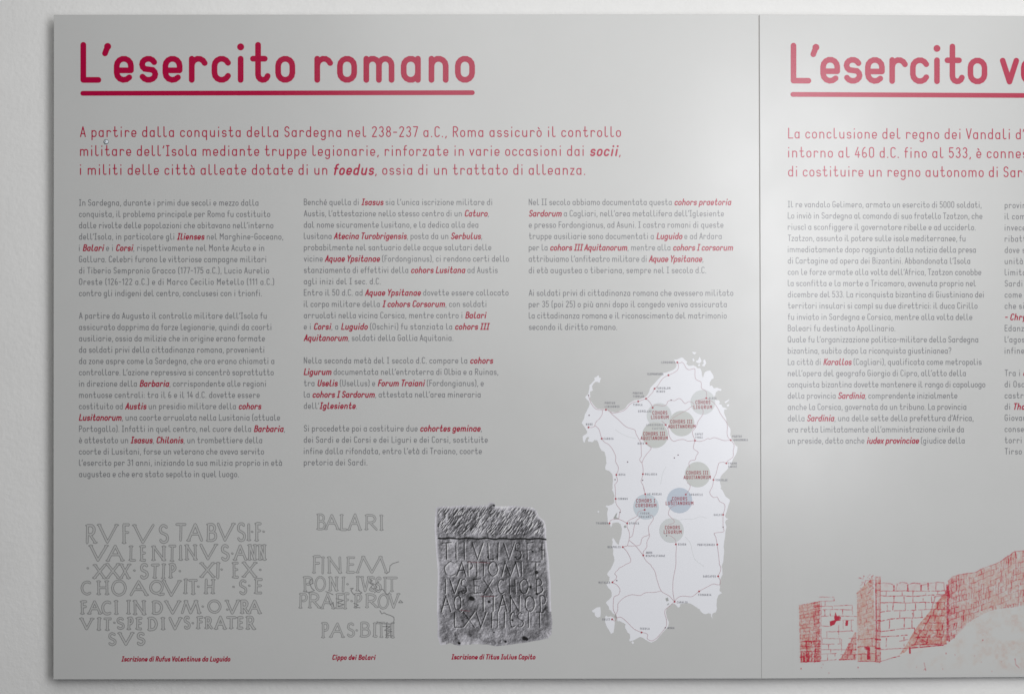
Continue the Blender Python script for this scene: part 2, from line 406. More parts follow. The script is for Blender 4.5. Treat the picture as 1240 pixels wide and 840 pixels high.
c3 = [(0,"Nel II secolo abbiamo documentata questa *cohors praetoria*",884.7),(1,"*Sardorum* a Cagliari, nell'area metallifera dell'Iglesiente",876.6),
(2,"e presso Fordongianus, ad Asuni. I castra romani di queste",876),(3,"truppe ausiliarie sono documentati a *Luguido* e ad Ardara",873.8),
(4,"per la *cohors III Aquitanorum*, mentre alla *cohors I corsorum*",887),(5,"attribuiamo l'anfiteatro militare di *Aquae Ypsitanae*,",851.7),
(6,"di età augustea o tiberiana, sempre nel I secolo d.C.",855),(8,"Ai soldati privi di cittadinanza romana che avessero militato",887.9),
(9,"per 35 (poi 25) o più anni dopo il congedo veniva assicurata",880),(10,"la cittadinanza romana e il riconoscimento del matrimonio",880),
(11,"secondo il diritto romano.",747.2)]
c4 = [(0,"Il re vandalo Gelimero, armato un esercito di 5000 soldati,",1188.5),(1,"Lo inviò in Sardegna al comando di suo fratello Tzatzon, che",1189.5),
(2,"riuscì a sconfiggere il governatore ribelle e ad ucciderlo.",1181.2),(3,"Tzatzon, assunto il potere sulle isole mediterranee, fu",1169),
(4,"immediatamente dopo raggiunto dalla notizia della presa",1181.5),(5,"di Cartagine ad opera dei Bizantini. Abbandonata l'Isola",1174.7),
(6,"con le forze armate alla volta dell'Africa, Tzatzon conobbe",1188.2),(7,"la sconfitta e la morte a Tricamaro, avvenuta proprio nel",1181.7),
(8,"dicembre del 533. La riconquista bizantina di Giustiniano dei",1191.1),(9,"territori insulari si compì su due direttrici: il duca Cirillo",1183.6),
(10,"fu inviato in Sardegna e Corsica, mentre alla volta delle",1177.3),(11,"Baleari fu destinato Apollinario.",1084),
(12,"Quale fu l'organizzazione politico-militare della Sardegna",1184.4),(13,"bizantina, subito dopo la riconquista giustinianea?",1152),
(14,"La città di *Karallos* (Cagliari), qualificata come metropolis",1188.5),(15,"nell'opera del geografo Giorgio di Cipro, all'atto della",1169.4),
(16,"conquista bizantina dovette mantenere il rango di capoluogo",1193),(17,"della provincia *Sardinia*, comprendente inizialmente",1159.2),
(18,"anche la Corsica, governata da un tribuno. La provincia",1170),(19,"della *Sardinia*, una delle sette della prefettura d'Africa,",1178.8),
(20,"era retta limitatamente all'amministrazione civile da",1167),(21,"un preside, detto anche *iudex provinciae* (giudice della",1168)]
c5 = [(i, s, None) for i, s in enumerate(["provincia","il comando","invece","ribattere","dove si","unità","limitata","Sardi","come la","che si","*- Chrysopolis*",
 "Edanzia","l'agosto","infine,",None,"Tra i *castra*","di Oschiri","castra","di *Tharros*","Giovanni","conserva","torri di","Tirso di"]) if s]
BW = (7.05, .86, 1.36)
block(FL, PL, 'text_column', c1, 95.8, 249.3, 13.67, *BW, M_INK, M_RED)
block(FL, PL, 'text_column', c2, 368, 248.6, 13.68, *BW, M_INK, M_RED)
block(FL, PL, 'text_column', c3, 640.3, 248.6, 13.72, *BW, M_INK, M_RED)
block(FR, PR, 'text_column', c4, 953.9, 251.3, 13.61, *BW, M_INK, M_RED)
block(FR, PR, 'text_column', c5, 1216.5, 252.3, 13.53, *BW, M_INK, M_RED, track=.0)
for s, a, b, y in (("*Iscrizione di Rufus Valentinus da Luguido*", 147.2, 278.6, 800.3), ("*Cippo dei Balari*", 402.3, 454, 798.3), ("*Iscrizione di Titus Iulius Capito*", 546.6, 648, 797.8)):
    dummy = Sheet(); sp, _ = write(FL, s, a, y, b, 5.4, 1.0, 1.25, dummy, None)
    sp[0].build('caption', M_RED, PL)

# ---------------------------------------------------------------- roman capitals (drawn inscriptions, engraved stone)
def cv_(cx, cy, rx, ry, a0, a1, n=10): return A(cx, cy, rx, ry, a0, a1, n)
ROM = {
'R': [[(.1,0),(.1,1)], [(.1,1)]+cv_(.45,.74,.4,.26,90,-90)+[(.1,.48)], [(.4,.48),(1,0)]],
'V': [[(0,1),(.48,0)], [(.48,0),(1,1)]],
'F': [[(.2,0),(.2,1)], [(.2,1),(1,1)], [(.2,.58),(.9,.58)]],
'S': [cv_(.5,.76,.45,.24,35,225)+cv_(.5,.25,.5,.25,50,-150)],
'T': [[(.5,0),(.5,1)], [(0,1),(1,1)]],
'A': [[(0,0),(.5,1)], [(.5,1),(1,0)], [(.2,.4),(.8,.4)]],
'B': [[(.05,0),(.05,1)], [(.05,1)]+cv_(.4,.77,.4,.23,90,-90)+[(.05,.54)], [(.05,.54)]+cv_(.45,.27,.5,.27,90,-90)+[(.05,0)]],
'I': [[(.5,0),(.5,1)]],
'L': [[(.15,1),(.15,0)], [(.15,0),(1,0)]],
'E': [[(.1,0),(.1,1)], [(.1,1),(1,1)], [(.1,.53),(.9,.53)], [(.1,0),(1,0)]],
'N': [[(.1,0),(.1,1)], [(.1,1),(.9,0)], [(.9,0),(.9,1)]],
'X': [[(0,1),(1,0)], [(0,0),(1,1)]],
'P': [[(.1,0),(.1,1)], [(.1,1)]+cv_(.45,.74,.45,.26,90,-100)],
'C': [cv_(.55,.5,.55,.5,55,305,14)],
'O': [cv_(.5,.5,.5,.5,0,360,18)],
'Q': [cv_(.45,.55,.45,.45,0,360,18), [(.5,.12),(.75,-.02),(1,.03)]],
'H': [[(.1,0),(.1,1)], [(.9,0),(.9,1)], [(.1,.5),(.9,.5)]],
'D': [[(.05,0),(.05,1)], [(.05,1)]+cv_(.35,.5,.6,.5,90,-90,12)+[(.05,0)]],
'M': [[(0,0),(.2,1)], [(.2,1),(.5,0)], [(.5,0),(.8,1)], [(.8,1),(1,0)]],
}
random.seed(5)
def drawing(name, parent, rows, dots, cracks, lw, ow):
    k = 0; dark = fill = None
    root_ = bpy.data.objects.new(name, None); COL.objects.link(root_); root_.parent = parent
    def emit(nm, dk, fl):
        me = bpy.data.meshes.new(nm); n = len(dk.v)
        me.from_pydata(dk.v + fl.v, [], dk.f + [tuple(i+n for i in f) for f in fl.f])
        for i, p in enumerate(me.polygons): p.material_index = int(i >= len(dk.f))
        link(nm, me, [M_OUT, M_FILL], root_)
    def st(pts, w_, serif=True):
        nonlocal k
        q = [FL.uv(*p) for p in pts]
        for sub in split_sharp(q, 50):
            dark.stroke(sub, (w_+ow)/1000, .00012 + (k % 9)*1.2e-5, 3)
            fill.stroke(sub, (w_-ow)/1000, .00026 + (k % 9)*1.2e-5, 3); k += 1
    for letters, y0, y1 in rows:
        for ch, x0, x1 in letters:
            j = lambda a=.35: random.uniform(-a, a)
            dark, fill = Sheet(), Sheet()
            yy0, yy1 = y0 + j(.8), y1 + j(.8)
            hw = lw/2
            X0, X1 = x0 + hw, x1 - hw
            if ch == 'I': X0 = X1 = (x0+x1)/2
            Y0, Y1 = yy0 + hw, yy1 - hw
            lean = random.uniform(-.03, .04)
            for s in ROM[ch]:
                pts = [(X0 + p[0]*(X1-X0) + lean*p[1]*(Y1-Y0) + j(.12), Y1 - p[1]*(Y1-Y0) + j(.15)) for p in s]
                if math.hypot(s[0][0]-s[-1][0], s[0][1]-s[-1][1]) < 1e-6: pts[-1] = pts[0]
                st(pts, lw*random.uniform(.88, 1.12))
                for e, f in ((0, 1), (-1, -2)):                       # serifs at free ends
                    ex, ey = s[e]
                    if (ey in (0, 1) and len(s) == 2 and not (ch in 'VMA' and abs(ex-.5) < .1) and random.random() < .9):
                        hor = abs(s[0][1]-s[1][1]) < .1
                        X_, Y_ = pts[e]
                        if not hor: st([(X_-lw*.75, Y_), (X_+lw*.75, Y_+j(.3))], lw*.5)
                        elif ex == 1: st([(X_, Y_-lw*.3), (X_, Y_+lw*.35)], lw*.5)
            emit('letter', dark, fill)
    for x, y in dots: dark, fill = Sheet(), Sheet(); st([(x-.5, y), (x+.4, y+.3)], 1.7); emit('punctuation_dot', dark, fill)
    for c in cracks:
        dark = Sheet(); q = [FL.uv(*p) for p in c]
        for sub in split_sharp(q, 80): dark.stroke(sub, ow*1.3/1000, .00040 + (k % 5)*1.2e-5, 2); k += 1
        dark.build('crack_line', M_OUT, root_)
    return root_

I1 = [([('R',103.2,116.8),('V',118.8,142.6),('F',147.7,157.3),('V',160.9,186.2),('S',192.7,204.4)],634.4,657.6),
([('T',212.6,225.2),('A',227,245.5),('B',250.5,263.2),('V',262.2,283.4),('S',287,297.6),('I',299.1,303.7),('F',308.7,316.3)],632.8,655.2),
([('V',108.2,130),('A',129.5,149.7),('L',156.3,164.9),('E',170,177),('N',183.1,201.3),('T',203.9,213)],659.6,679.6),
([('I',217.1,220.7),('N',224,239.4),('V',242,262.7),('S',267.8,277.9),('A',283.4,299.1),('N',300,310.8),('N',312.8,322.4)],658.4,678.2),
([('X',113.3,128),('X',129,145),('X',145.2,157.3),('S',169.5,179.6),('T',182.6,192.7),('I',196,199.8),('P',204.9,214)],681.5,700),
([('X',243,259.7),('I',261.7,265.7),('E',281.9,289),('X',294,310.3)],680.2,699.6),
([('C',98,112),('H',117.3,132.3),('O',135,153.2),('A',157.5,178.9),('Q',181,199.3),('V',197.1,218.7)],702.2,720.7),
([('I',222.7,226.4),('T',228.6,239.8),('H',247.3,260.2),('S',289.6,299.3),('E',308.4,317.5)],700.4,719.4),
([('F',97.5,105.5),('A',107,122.7),('C',123.2,136),('I',139,143),('I',153.2,158.6),('N',161.2,177.3),('D',184.8,197.6),('V',200.3,218.7)],726.2,743.6),
([('M',219.5,242.5),('O',251.6,268.2),('V',273.5,289.6),('R',291.2,302),('A',300.3,315.9)],725.8,742.7),
([('V',97.5,113),('I',117.8,122),('T',125.3,135),('S',141.4,151),('P',154.3,161.8),('E',165,172),('D',179.4,191.2),('I',196,199.3),('V',204.6,219.8)],746.6,762.4),
([('S',222.7,230.7),('F',237.7,245.7),('R',248.4,257.5),('A',260.2,273.6),('T',274,285.9),('E',287.5,294.4),('R',298.2,308.9)],745.6,761.4),
([('S',131.2,140.9),('V',144,161.8),('S',165.5,175.7)],765.2,780.7)]
d1 = [(305.5,643.2),(319.4,643),(281.4,669.5),(106.5,687.3),(162.9,690),(218,690.8),(268.5,688.8),(315.3,689.2),(240.3,709.5),(283,709.8),(302,708.4),(245.7,733.6),(275.4,737.3),(138.7,753.2),(233.7,753.7)]
o = drawing('inscription_drawing', PL, I1, d1, [], 2.55, .72); o['label'] = 'outlined drawing of the seven-line Rufus inscription'
I2 = [([('B',384,395),('A',393.4,410.3),('L',411.5,420),('A',421.6,437.4),('R',441.4,457.2),('I',459.4,465)],621.9,641.3),
([('F',377.6,387.7),('I',388.9,392.8),('N',396.2,414.8),('E',419.4,429.5),('M',431.8,469)],672.7,694.2),
([('P',367.4,380.4),('O',381,394.6),('N',398,409.8),('I',413.8,417),('I',430,436),('V',437,447.7),('S',446.6,455.6),('S',454.5,461.9),('I',464.8,468),('T',468,481)],697.4,716),
([('P',362,373),('R',373,387.8),('A',389,404.8),('E',406.5,415),('F',416,422.9),('P',429,438.7),('R',442,457.3),('O',457.3,470.9),('V',470.3,483.3)],717.7,736.4),
([('P',389.5,399),('A',399.7,416.6),('S',420,429.6),('B',436.4,449.4),('L',452,457),('T',456.8,467),('H',467,477.7)],752.8,771.4)]
def Z(px, py, sc_): return lambda *pts: [(px + x/sc_, py + y/sc_) for x, y in pts]
za, zb = Z(355, 610, 8.857), Z(355, 690, 8.843)
cr = [za((1000,745),(1033,722),(1040,660),(1070,635),(1135,615)), zb((610,195),(645,190),(620,212),(635,238),(655,262)), zb((700,215),(740,240),(700,250)),
 zb((930,430),(950,465),(975,452),(1000,468),(1040,480),(1080,500),(1082,530),(1075,565),(1040,572),(960,570),(895,548)), zb((820,90),(850,110),(820,130),(860,150),(830,180),(870,200),(900,180),(880,150),(920,120)),
 zb((870,240),(900,215),(960,200),(985,235),(1010,260),(1035,235)), zb((110,225),(170,235),(230,215),(200,190),(170,120),(205,85),(215,140),(180,150)), zb((350,225),(390,240),(430,260)),
 zb((650,350),(700,370),(660,390),(720,400)), zb((460,300),(540,320),(470,345),(545,365),(480,385)), zb((960,600),(1040,600),(980,640),(1060,650),(990,690),(1070,700)), zb((1000,560),(1005,720)), zb((1040,575),(1045,715)),
 zb((1130,345),(1150,320),(1175,345),(1135,345)), zb((380,300),(400,370),(430,340),(440,410))]
o = drawing('inscription_drawing', PL, I2, [(421,706.5),(426,727),(432.2,762.4)], cr, 2.2, .6); o['label'] = 'outlined drawing of the broken Balari inscription'

# ---------------------------------------------------------------- map
zA, zC, zD, zE, zJ = Z(690,420,4.668), Z(700,420,9.336), Z(800,420,9.336), Z(800,505,9.336), Z(700,505,9.336)
zF, zI, zG, zH, zB = Z(800,590,8.4), Z(700,590,8.4), Z(800,685,8.0), Z(700,685,8.0), Z(690,590,4.2)
coast = zC((185,345),(205,340),(230,318),(238,345),(260,352),(248,380),(245,405),(220,395),(198,393),(175,412),(157,440),(160,470),(172,490),(150,500),(133,505),(135,540),(141,552),(130,590),(143,608),(163,638),(190,672),(220,695),(262,702),(305,698),(345,715),(370,732),(410,738),(450,735),(500,712),(530,695),(550,665),(580,635),(620,610),(660,598),(700,590),(740,575),(765,560),(790,530),(805,500),(812,470),(835,440),(870,405),(905,365),(935,335),(950,318)) \
 + zD((20,295),(60,290),(100,275),(140,258),(170,235),(180,205),(176,185),(165,165),(150,145),(180,142),(210,130),(240,118),(260,130),(280,150),(300,165),(290,190),(310,208),(340,212),(370,205),(400,220),(410,235),(445,240),(460,270),(465,310),(470,335),(480,345),(495,290),(515,275),(540,268),(560,265),(575,290),(595,325),(598,355),(575,365),(555,400),(555,440),(580,435),(600,465),(630,460),(660,470),(690,480),(680,495),(650,490),(625,510),(620,540),(600,570),(625,600),(655,600),(670,620),(660,645),(690,655),(700,680),(735,690),(755,700),(720,705),(715,740),(725,770),(740,800)) \
 + zE((742,60),(760,90),(785,120),(790,160),(785,200),(800,240),(830,290),(845,315),(868,330),(865,370),(850,420),(820,470),(790,540),(750,590),(700,640),(675,680),(670,740),(685,790)) \
 + zF((608,5),(630,30),(660,90),(700,120),(705,135),(690,175),(680,210),(665,260),(655,290),(665,310),(690,318),(665,330),(655,350),(670,400),(660,440),(655,500),(645,560),(640,600),(645,650),(640,700),(635,760),(620,800)) \
 + zG((597,30),(600,80),(580,120),(570,160),(575,210),(570,240),(595,260),(560,280),(545,320),(540,380),(545,410),(535,445),(503,458),(497,480),(506,510),(487,487),(486,460),(460,455),(430,465),(400,450),(375,415),(350,400),(320,380),(290,362),(250,358),(190,365),(185,395),(170,400),(155,385),(135,365),(110,365),(80,385),(60,410),(50,450),(60,500),(80,540),(70,590),(40,620),(0,665)) \
 + zH((770,700),(740,725),(710,740),(680,728),(650,710),(620,690),(600,685),(570,700),(545,715),(500,728),(495,715),(505,690),(500,655),(480,645),(470,620),(455,600),(455,580),(460,560),(430,545),(400,530),(383,533),(378,490),(362,472),(335,455),(320,430),(300,420),(298,395),(270,355),(275,345),(300,325),(325,295),(325,255),(315,230),(290,205),(275,175),(300,155),(305,110),(280,80),(290,60),(312,35)) \
 + zI((345,800),(370,740),(365,700),(355,680),(355,620),(348,600),(352,560),(345,530),(355,510),(375,540),(398,572),(415,580),(420,545),(440,480),(445,420),(430,370),(410,355),(380,355),(350,360),(345,385),(335,405),(325,380),(300,355),(300,320),(295,270),(305,220),(300,200),(280,195),(285,182),(310,185),(340,175),(370,150),(365,110),(370,80),(360,50),(345,25),(352,5)) \
 + zJ((388,770),(395,710),(385,640),(350,605),(310,590),(305,565),(322,520),(315,450),(300,390),(265,375),(245,340),(230,290),(215,260),(185,255),(165,280),(115,275),(110,255),(125,235),(115,220),(95,230),(80,260),(70,290),(55,260),(52,215),(80,195),(100,180),(100,155),(75,110),(40,65),(52,40)) \
 + zC((70,800),(75,765),(95,730),(120,680),(131,640),(120,610),(100,595),(80,570),(100,545),(118,520),(122,490),(128,455),(130,430),(160,402),(188,372))
def wiggle(pts, amp, seed):
    rnd = random.Random(seed); out = []
    for i, p in enumerate(pts):
        q = pts[(i+1) % len(pts)]; out.append(p)
        L = math.hypot(q[0]-p[0], q[1]-p[1])
        if L > 2.2:
            t = rnd.uniform(.35, .65); out.append((p[0]+(q[0]-p[0])*t+rnd.uniform(-amp, amp), p[1]+(q[1]-p[1])*t+rnd.uniform(-amp, amp)))
    return out
sh = Sheet(); sh.tris([FL.uv(*p) for p in wiggle(coast, .28, 3)], .00010); island = sh.build('map_island', M_ISL, PL, 'pale map of Sardinia with roads, towns and cohort circles')
for q in (zD((355,55),(405,60),(385,85),(365,75)), zD((358,135),(372,128),(385,155),(365,165)), zD((395,160),(420,150),(440,110),(462,160),(440,185),(415,180)), zD((480,150),(500,140),(515,180),(495,220),(465,212),(487,185)),
  zD((420,198),(440,192),(447,212),(425,218)), zD((720,620),(775,590),(770,605),(735,635)), zD((745,650),(775,645),(770,670),(750,670)), zH((135,430),(180,400),(215,395),(220,450),(215,490),(190,498),(165,480),(160,450),(140,445)),
  zH((262,490),(272,478),(290,490),(320,485),(345,500),(358,530),(355,560),(350,600),(345,640),(318,655),(300,620),(275,580),(262,540)), zH((515,735),(530,725),(542,740),(530,755)), zI((195,245),(205,235),(217,245),(205,255))):
    sh = Sheet(); sh.tris([FL.uv(*p) for p in wiggle(q, .15, 1)], .00010); sh.build('islet', M_ISL, island)
for q in (zI((358,312),(385,265),(400,255),(388,300),(412,312),(408,322),(372,320)), zI((463,395),(480,380),(495,400),(475,412)), zG((45,312),(70,302),(78,335),(55,340)), zG((60,372),(75,358),(85,362),(68,378)), zH((362,468),(372,480),(366,505),(352,490))):
    sh = Sheet(); sh.tris([FL.uv(*p) for p in q], .00018); sh.build('lake', M_LAKE, island)
def smooth(pts, n=4):
    P = [pts[0]] + pts + [pts[-1]]; out = []
    for i in range(1, len(P)-2):
        a, b, c, d = P[i-1], P[i], P[i+1], P[i+2]
        for k in range(n):
            t = k/n
            out.append(tuple(.5*((2*b[m]) + (-a[m]+c[m])*t + (2*a[m]-5*b[m]+4*c[m]-d[m])*t*t + (-a[m]+3*b[m]-3*c[m]+d[m])*t**3) for m in (0, 1)))
    return out + [pts[-1]]
circles = [(851.1,486.8,15,M_C2),(798.2,502.8,15,M_C2),(825.4,512.5,15.4,M_C1),(793.3,526.5,15.6,M_C1),(844.7,574.2,15.4,M_C1),(822.9,605.5,15.4,M_C3),(782.4,613.1,15.4,M_C4),(813.3,641.7,14.9,M_C2)]
for i, (x, y, rr, m) in enumerate(circles):
    u, v = FL.uv(x, y); sh = Sheet(); sh.poly([(u+rr/1000*math.cos(a*math.pi/24), v+rr/1000*math.sin(a*math.pi/24)) for a in range(48)], .00022+i*.00002); sh.build('cohort_circle', m, island)
roads = [zC((118,545),(130,590),(150,640),(190,690),(215,703),(260,708),(315,708)),
 zC((315,708),(345,715),(390,765),(455,818)) + zJ((510,80),(560,115),(640,140),(655,185),(690,250),(710,300),(715,400),(715,440),(697,470),(705,500),(722,515),(735,580),(733,640),(722,690),(712,725),(735,770),(752,830)),
 zC((340,715),(390,745),(430,742),(480,730),(520,715),(550,690),(580,655),(620,625),(680,614),(730,595),(768,583),(800,560),(815,540),(845,510),(855,480),(870,465),(900,440),(930,390),(970,345)) + zD((88,318),(140,295),(185,265),(200,235),(200,200),(187,173)),
 zD((187,173),(215,182),(240,172),(265,195),(290,240),(325,257),(380,243),(388,270),(388,330),(405,370),(450,390),(460,420),(462,465),(510,495),(520,530),(518,578)),
 zC((768,583),(790,600),(820,635),(843,685)), zC((843,685),(870,655),(920,660),(960,665),(1000,650)) + zD((80,615),(118,600),(160,605),(200,582),(230,590),(275,638),(310,618),(350,620),(375,645)),
 zD((375,665),(340,675),(310,705),(250,735),(190,770),(130,805)), zD((518,578),(470,590),(410,605)),
 zD((518,578),(560,600),(610,640),(650,700),(680,760)) + zE((740,50),(755,100),(750,180),(765,230),(792,257),(830,310),(820,380),(820,440),(790,470),(760,490),(743,518),(700,503),(660,515),(650,540),(640,580),(625,640),(600,690),(590,760)) + zF((520,0),(500,40),(510,75),(540,100),(575,95),(600,140),(640,160),(655,190),(645,240),(635,275),(635,400),(643,425),(635,450),(545,462),(560,500),(575,578),(585,650),(595,740),(598,780),(612,810)) + zG((578,50),(557,97),(575,130),(575,175),(550,178),(510,170),(470,190),(430,210),(372,243),(320,285),(290,295),(210,288),(160,308),(135,343)),
 zD((475,700),(480,750),(450,800)) + zE((420,50),(405,100),(360,160),(365,200),(388,262),(380,290),(370,350),(410,380),(425,400),(400,440),(390,478),(340,488),(318,520),(330,570)), zE((300,735),(335,770),(325,810)) + zF((285,30),(255,70)),
 zJ((945,40),(990,85)) + zE((85,140),(95,200),(115,245),(150,270),(200,255),(260,250),(310,268),(388,262),(440,272),(500,255),(530,238),(560,245),(600,228),(650,240),(720,262),(792,257)),
 zC((275,715),(272,760),(240,810)) + zJ((205,50),(188,92),(170,112),(120,115)), zJ((188,92),(225,120),(245,160),(268,240),(300,280),(350,310),(395,370),(425,440),(425,500),(455,560),(450,610),(433,648),(445,700),(440,730),(415,760)) + zI((378,0),(383,113),(390,170),(430,225),(425,250),(412,320)),
 zJ((772,293),(825,340),(815,370),(780,410),(745,460),(722,515)), zI((320,362),(335,330),(400,318),(450,335),(500,362)), zI((500,362),(520,330),(600,290),(610,250),(640,235),(677,225)), zI((665,0),(683,65),(695,130),(700,190)),
 zI((500,362),(500,400),(520,450),(522,510),(510,560),(497,590),(455,603)), zI((455,603),(500,590),(560,592),(630,580),(645,530),(665,500),(710,485),(722,465),(715,410),(730,375),(765,320),(755,285),(720,275)),
 zI((635,300),(590,340),(570,400),(560,460),(550,490),(520,510)), zI((520,535),(580,585),(630,645),(663,687)), zI((663,687),(665,650),(700,600),(700,550),(728,490),(722,465)),
 zI((455,603),(490,640),(520,690),(538,740),(520,765),(490,775),(460,795),(420,815)) + zH((390,30),(355,70),(375,95),(365,125),(333,155),(370,175),(405,220),(400,260),(385,280),(350,295),(342,350),(342,420),(365,465),(375,500)),
 zI((663,687),(690,740),(740,785)) + zH((710,0),(745,50),(765,130),(805,238),(880,285)) + zG((135,343)), zH((370,460),(385,420),(385,370),(400,345),(450,300),(520,275),(600,283),(655,255),(740,252),(805,238)),
 zH((333,513),(355,530),(375,500),(420,495),(480,545),(540,605),(615,640),(650,645),(675,665),(670,700),(710,722),(740,710),(780,675),(845,595),(858,560),(855,510),(840,460),(845,420),(880,390)) + zG((135,343)),
 zG((135,343),(120,260),(118,200),(120,140),(130,80)) + zF((155,780),(155,680),(160,600),(155,575),(150,530),(110,495),(80,485)), zF((85,370),(120,365),(140,345),(125,320),(85,280),(80,250),(105,200),(160,180))]
for i, q in enumerate(roads):
    sh = Sheet()
    for j, sub in enumerate(split_sharp([FL.uv(*p) for p in smooth(q, 3)], 60)): sh.stroke(sub, .00048, .00042 + (i % 12)*8e-6 + (j % 2)*4e-6, 2)
    sh.build('road', M_ROAD, island)
for q in (zJ((420,140),(480,180),(560,215),(650,240)), zF((250,500),(300,560),(320,640),(350,730),(440,800)), zJ((20,0),(22,2)), zE((60,560),(20,640),(0,760)), zF((180,330),(240,320),(330,320),(400,295),(470,310))):
    sh = Sheet(); sh.stroke([FL.uv(*p) for p in smooth(q, 3)], .0004, .00019, 2); sh.build('river', M_C2 if len(q) > 2 else M_ISL, island)
big = zC((315,708),(680,614),(768,583),(865,470),(843,685)) + zD((187,173),(88,318),(515,578)) + zJ((118,113),(268,240),(433,648),(733,640),(772,293),(990,85)) + zE((388,262),(792,257),(743,518),(597,705)) + zI((383,113),(320,362),(500,362),(683,65),(677,225),(455,603),(663,687)) + zF((255,70),(635,275),(155,575),(575,578)) + zH((333,155),(330,513),(615,640)) + zG((557,97),(372,243),(135,343))
small = zC((118,545),(125,770)) + zD((118,600)) + zJ((560,503),(418,703),(730,710)) + zE((197,425),(155,457)) + zI((427,250)) + zF((635,400),(60,488),(107,132)) + zH((375,138),(845,595))
for L_, rr, m in ((big, 1.15, M_DOT), (small, .75, M_DOTD)):
    for p in L_:
        u, v = FL.uv(*p); sh = Sheet(); sh.poly([(u+rr/1000*math.cos(a*math.pi/6), v+rr/1000*math.sin(a*math.pi/6)) for a in range(12)], .00055); sh.build('town_dot', m, island)
def lab(text, pt, wpx, cap, wt, m, nm, d=.0006):
    sh = Sheet(); write(FL, text, pt[0], pt[1], pt[0]+wpx, cap, wt, wt, sh, None, d=d, curve=3); sh.build(nm, m, island)
for z, s, L_ in ((zD, 9.336, [("LONGONES",10,185,155),("OLBIA",545,590,85)]),
 (zC, 9.336, [("ELEPHANTARIA",785,316,180),("TURUBLUM",888,476,155),("MINUS",888,513,95),("PORTUS",620,532,112),("TIBULAS",622,568,125),("TIBULA",622,663,105),("PORTUS",303,643,115),("LIBISONIS",303,683,165),("GEMELLAE",680,736,150)]),
 (zJ, 9.336, [("NURE",90,90,75),("CARBIA",290,252,110),("BOSA",460,657,75),("MOLARIA",757,653,135),("HAFA",675,306,72),("LUGUIDONIS",775,97,185),("CASTRA",840,137,130)]),
 (zE, 9.336, [("CAPUT",390,201,90),("TYRSI",390,239,84),("PORTUS",812,226,105),("LUGUIDONIS",815,266,170),("FANUM",765,531,95),("CARISI",765,566,95),("VINIOLAE",620,719,135)]),
 (zI, 8.4, [("CORNUS",405,123,100),("THARROS",185,371,120),("OTHOCA",520,372,100),("AD MEDIAS",705,76,145),("FORUM",635,271,88),("TRAIANI",620,306,118),("NEAPOLIS",302,613,130),("AQUIS",690,670,65),("NEAPOLITANAE",690,702,195)]),
 (zF, 8.4, [("SORABILE",290,81,138),("SULCI",540,286,80),("BIORA",178,586,82),("PORTICENSES",375,590,175)]),
 (zG, 8.0, [("SARCAPOS",410,107,125),("FERRARIA",365,286,125),("CARALIS",158,358,102),("NORA",68,606,65)]),
 (zH, 8.0, [("TEGULA",598,613,95),("SULCI",235,523,75),("METALLA",200,167,112)])):
    for txt, x, y, wd in L_: lab(txt, z((x, y))[0], wd/s, 2.15, .42, M_NAME, 'place_name')
for z, s, L_ in ((zA, 4.668, [("COHORS III",568,431,124),("AQUITANORUM",555,458,155),("COHORS III",415,499,123),("AQUITANORUM",400,524,154),("COHORS III",658,719,124),("AQUITANORUM",643,745,154),("COHORS",710,322,84),("LIGURUM",700,349,103),("COHORS",467,381,84),("LIGURUM",459,406,99)]),
 (zB, 4.2, [("COHORS I",338,75,96),("CORSORUM",335,99,105),("COHORS",520,65,77),("LUSITANORUM",488,88,140),("COHORS",484,211,76),("LIGURUM",478,234,90)])):
    for txt, x, y, wd in L_: lab(txt, z((x, y))[0], wd/s, 3.85, .58, M_COH, 'cohort_name', .0007)

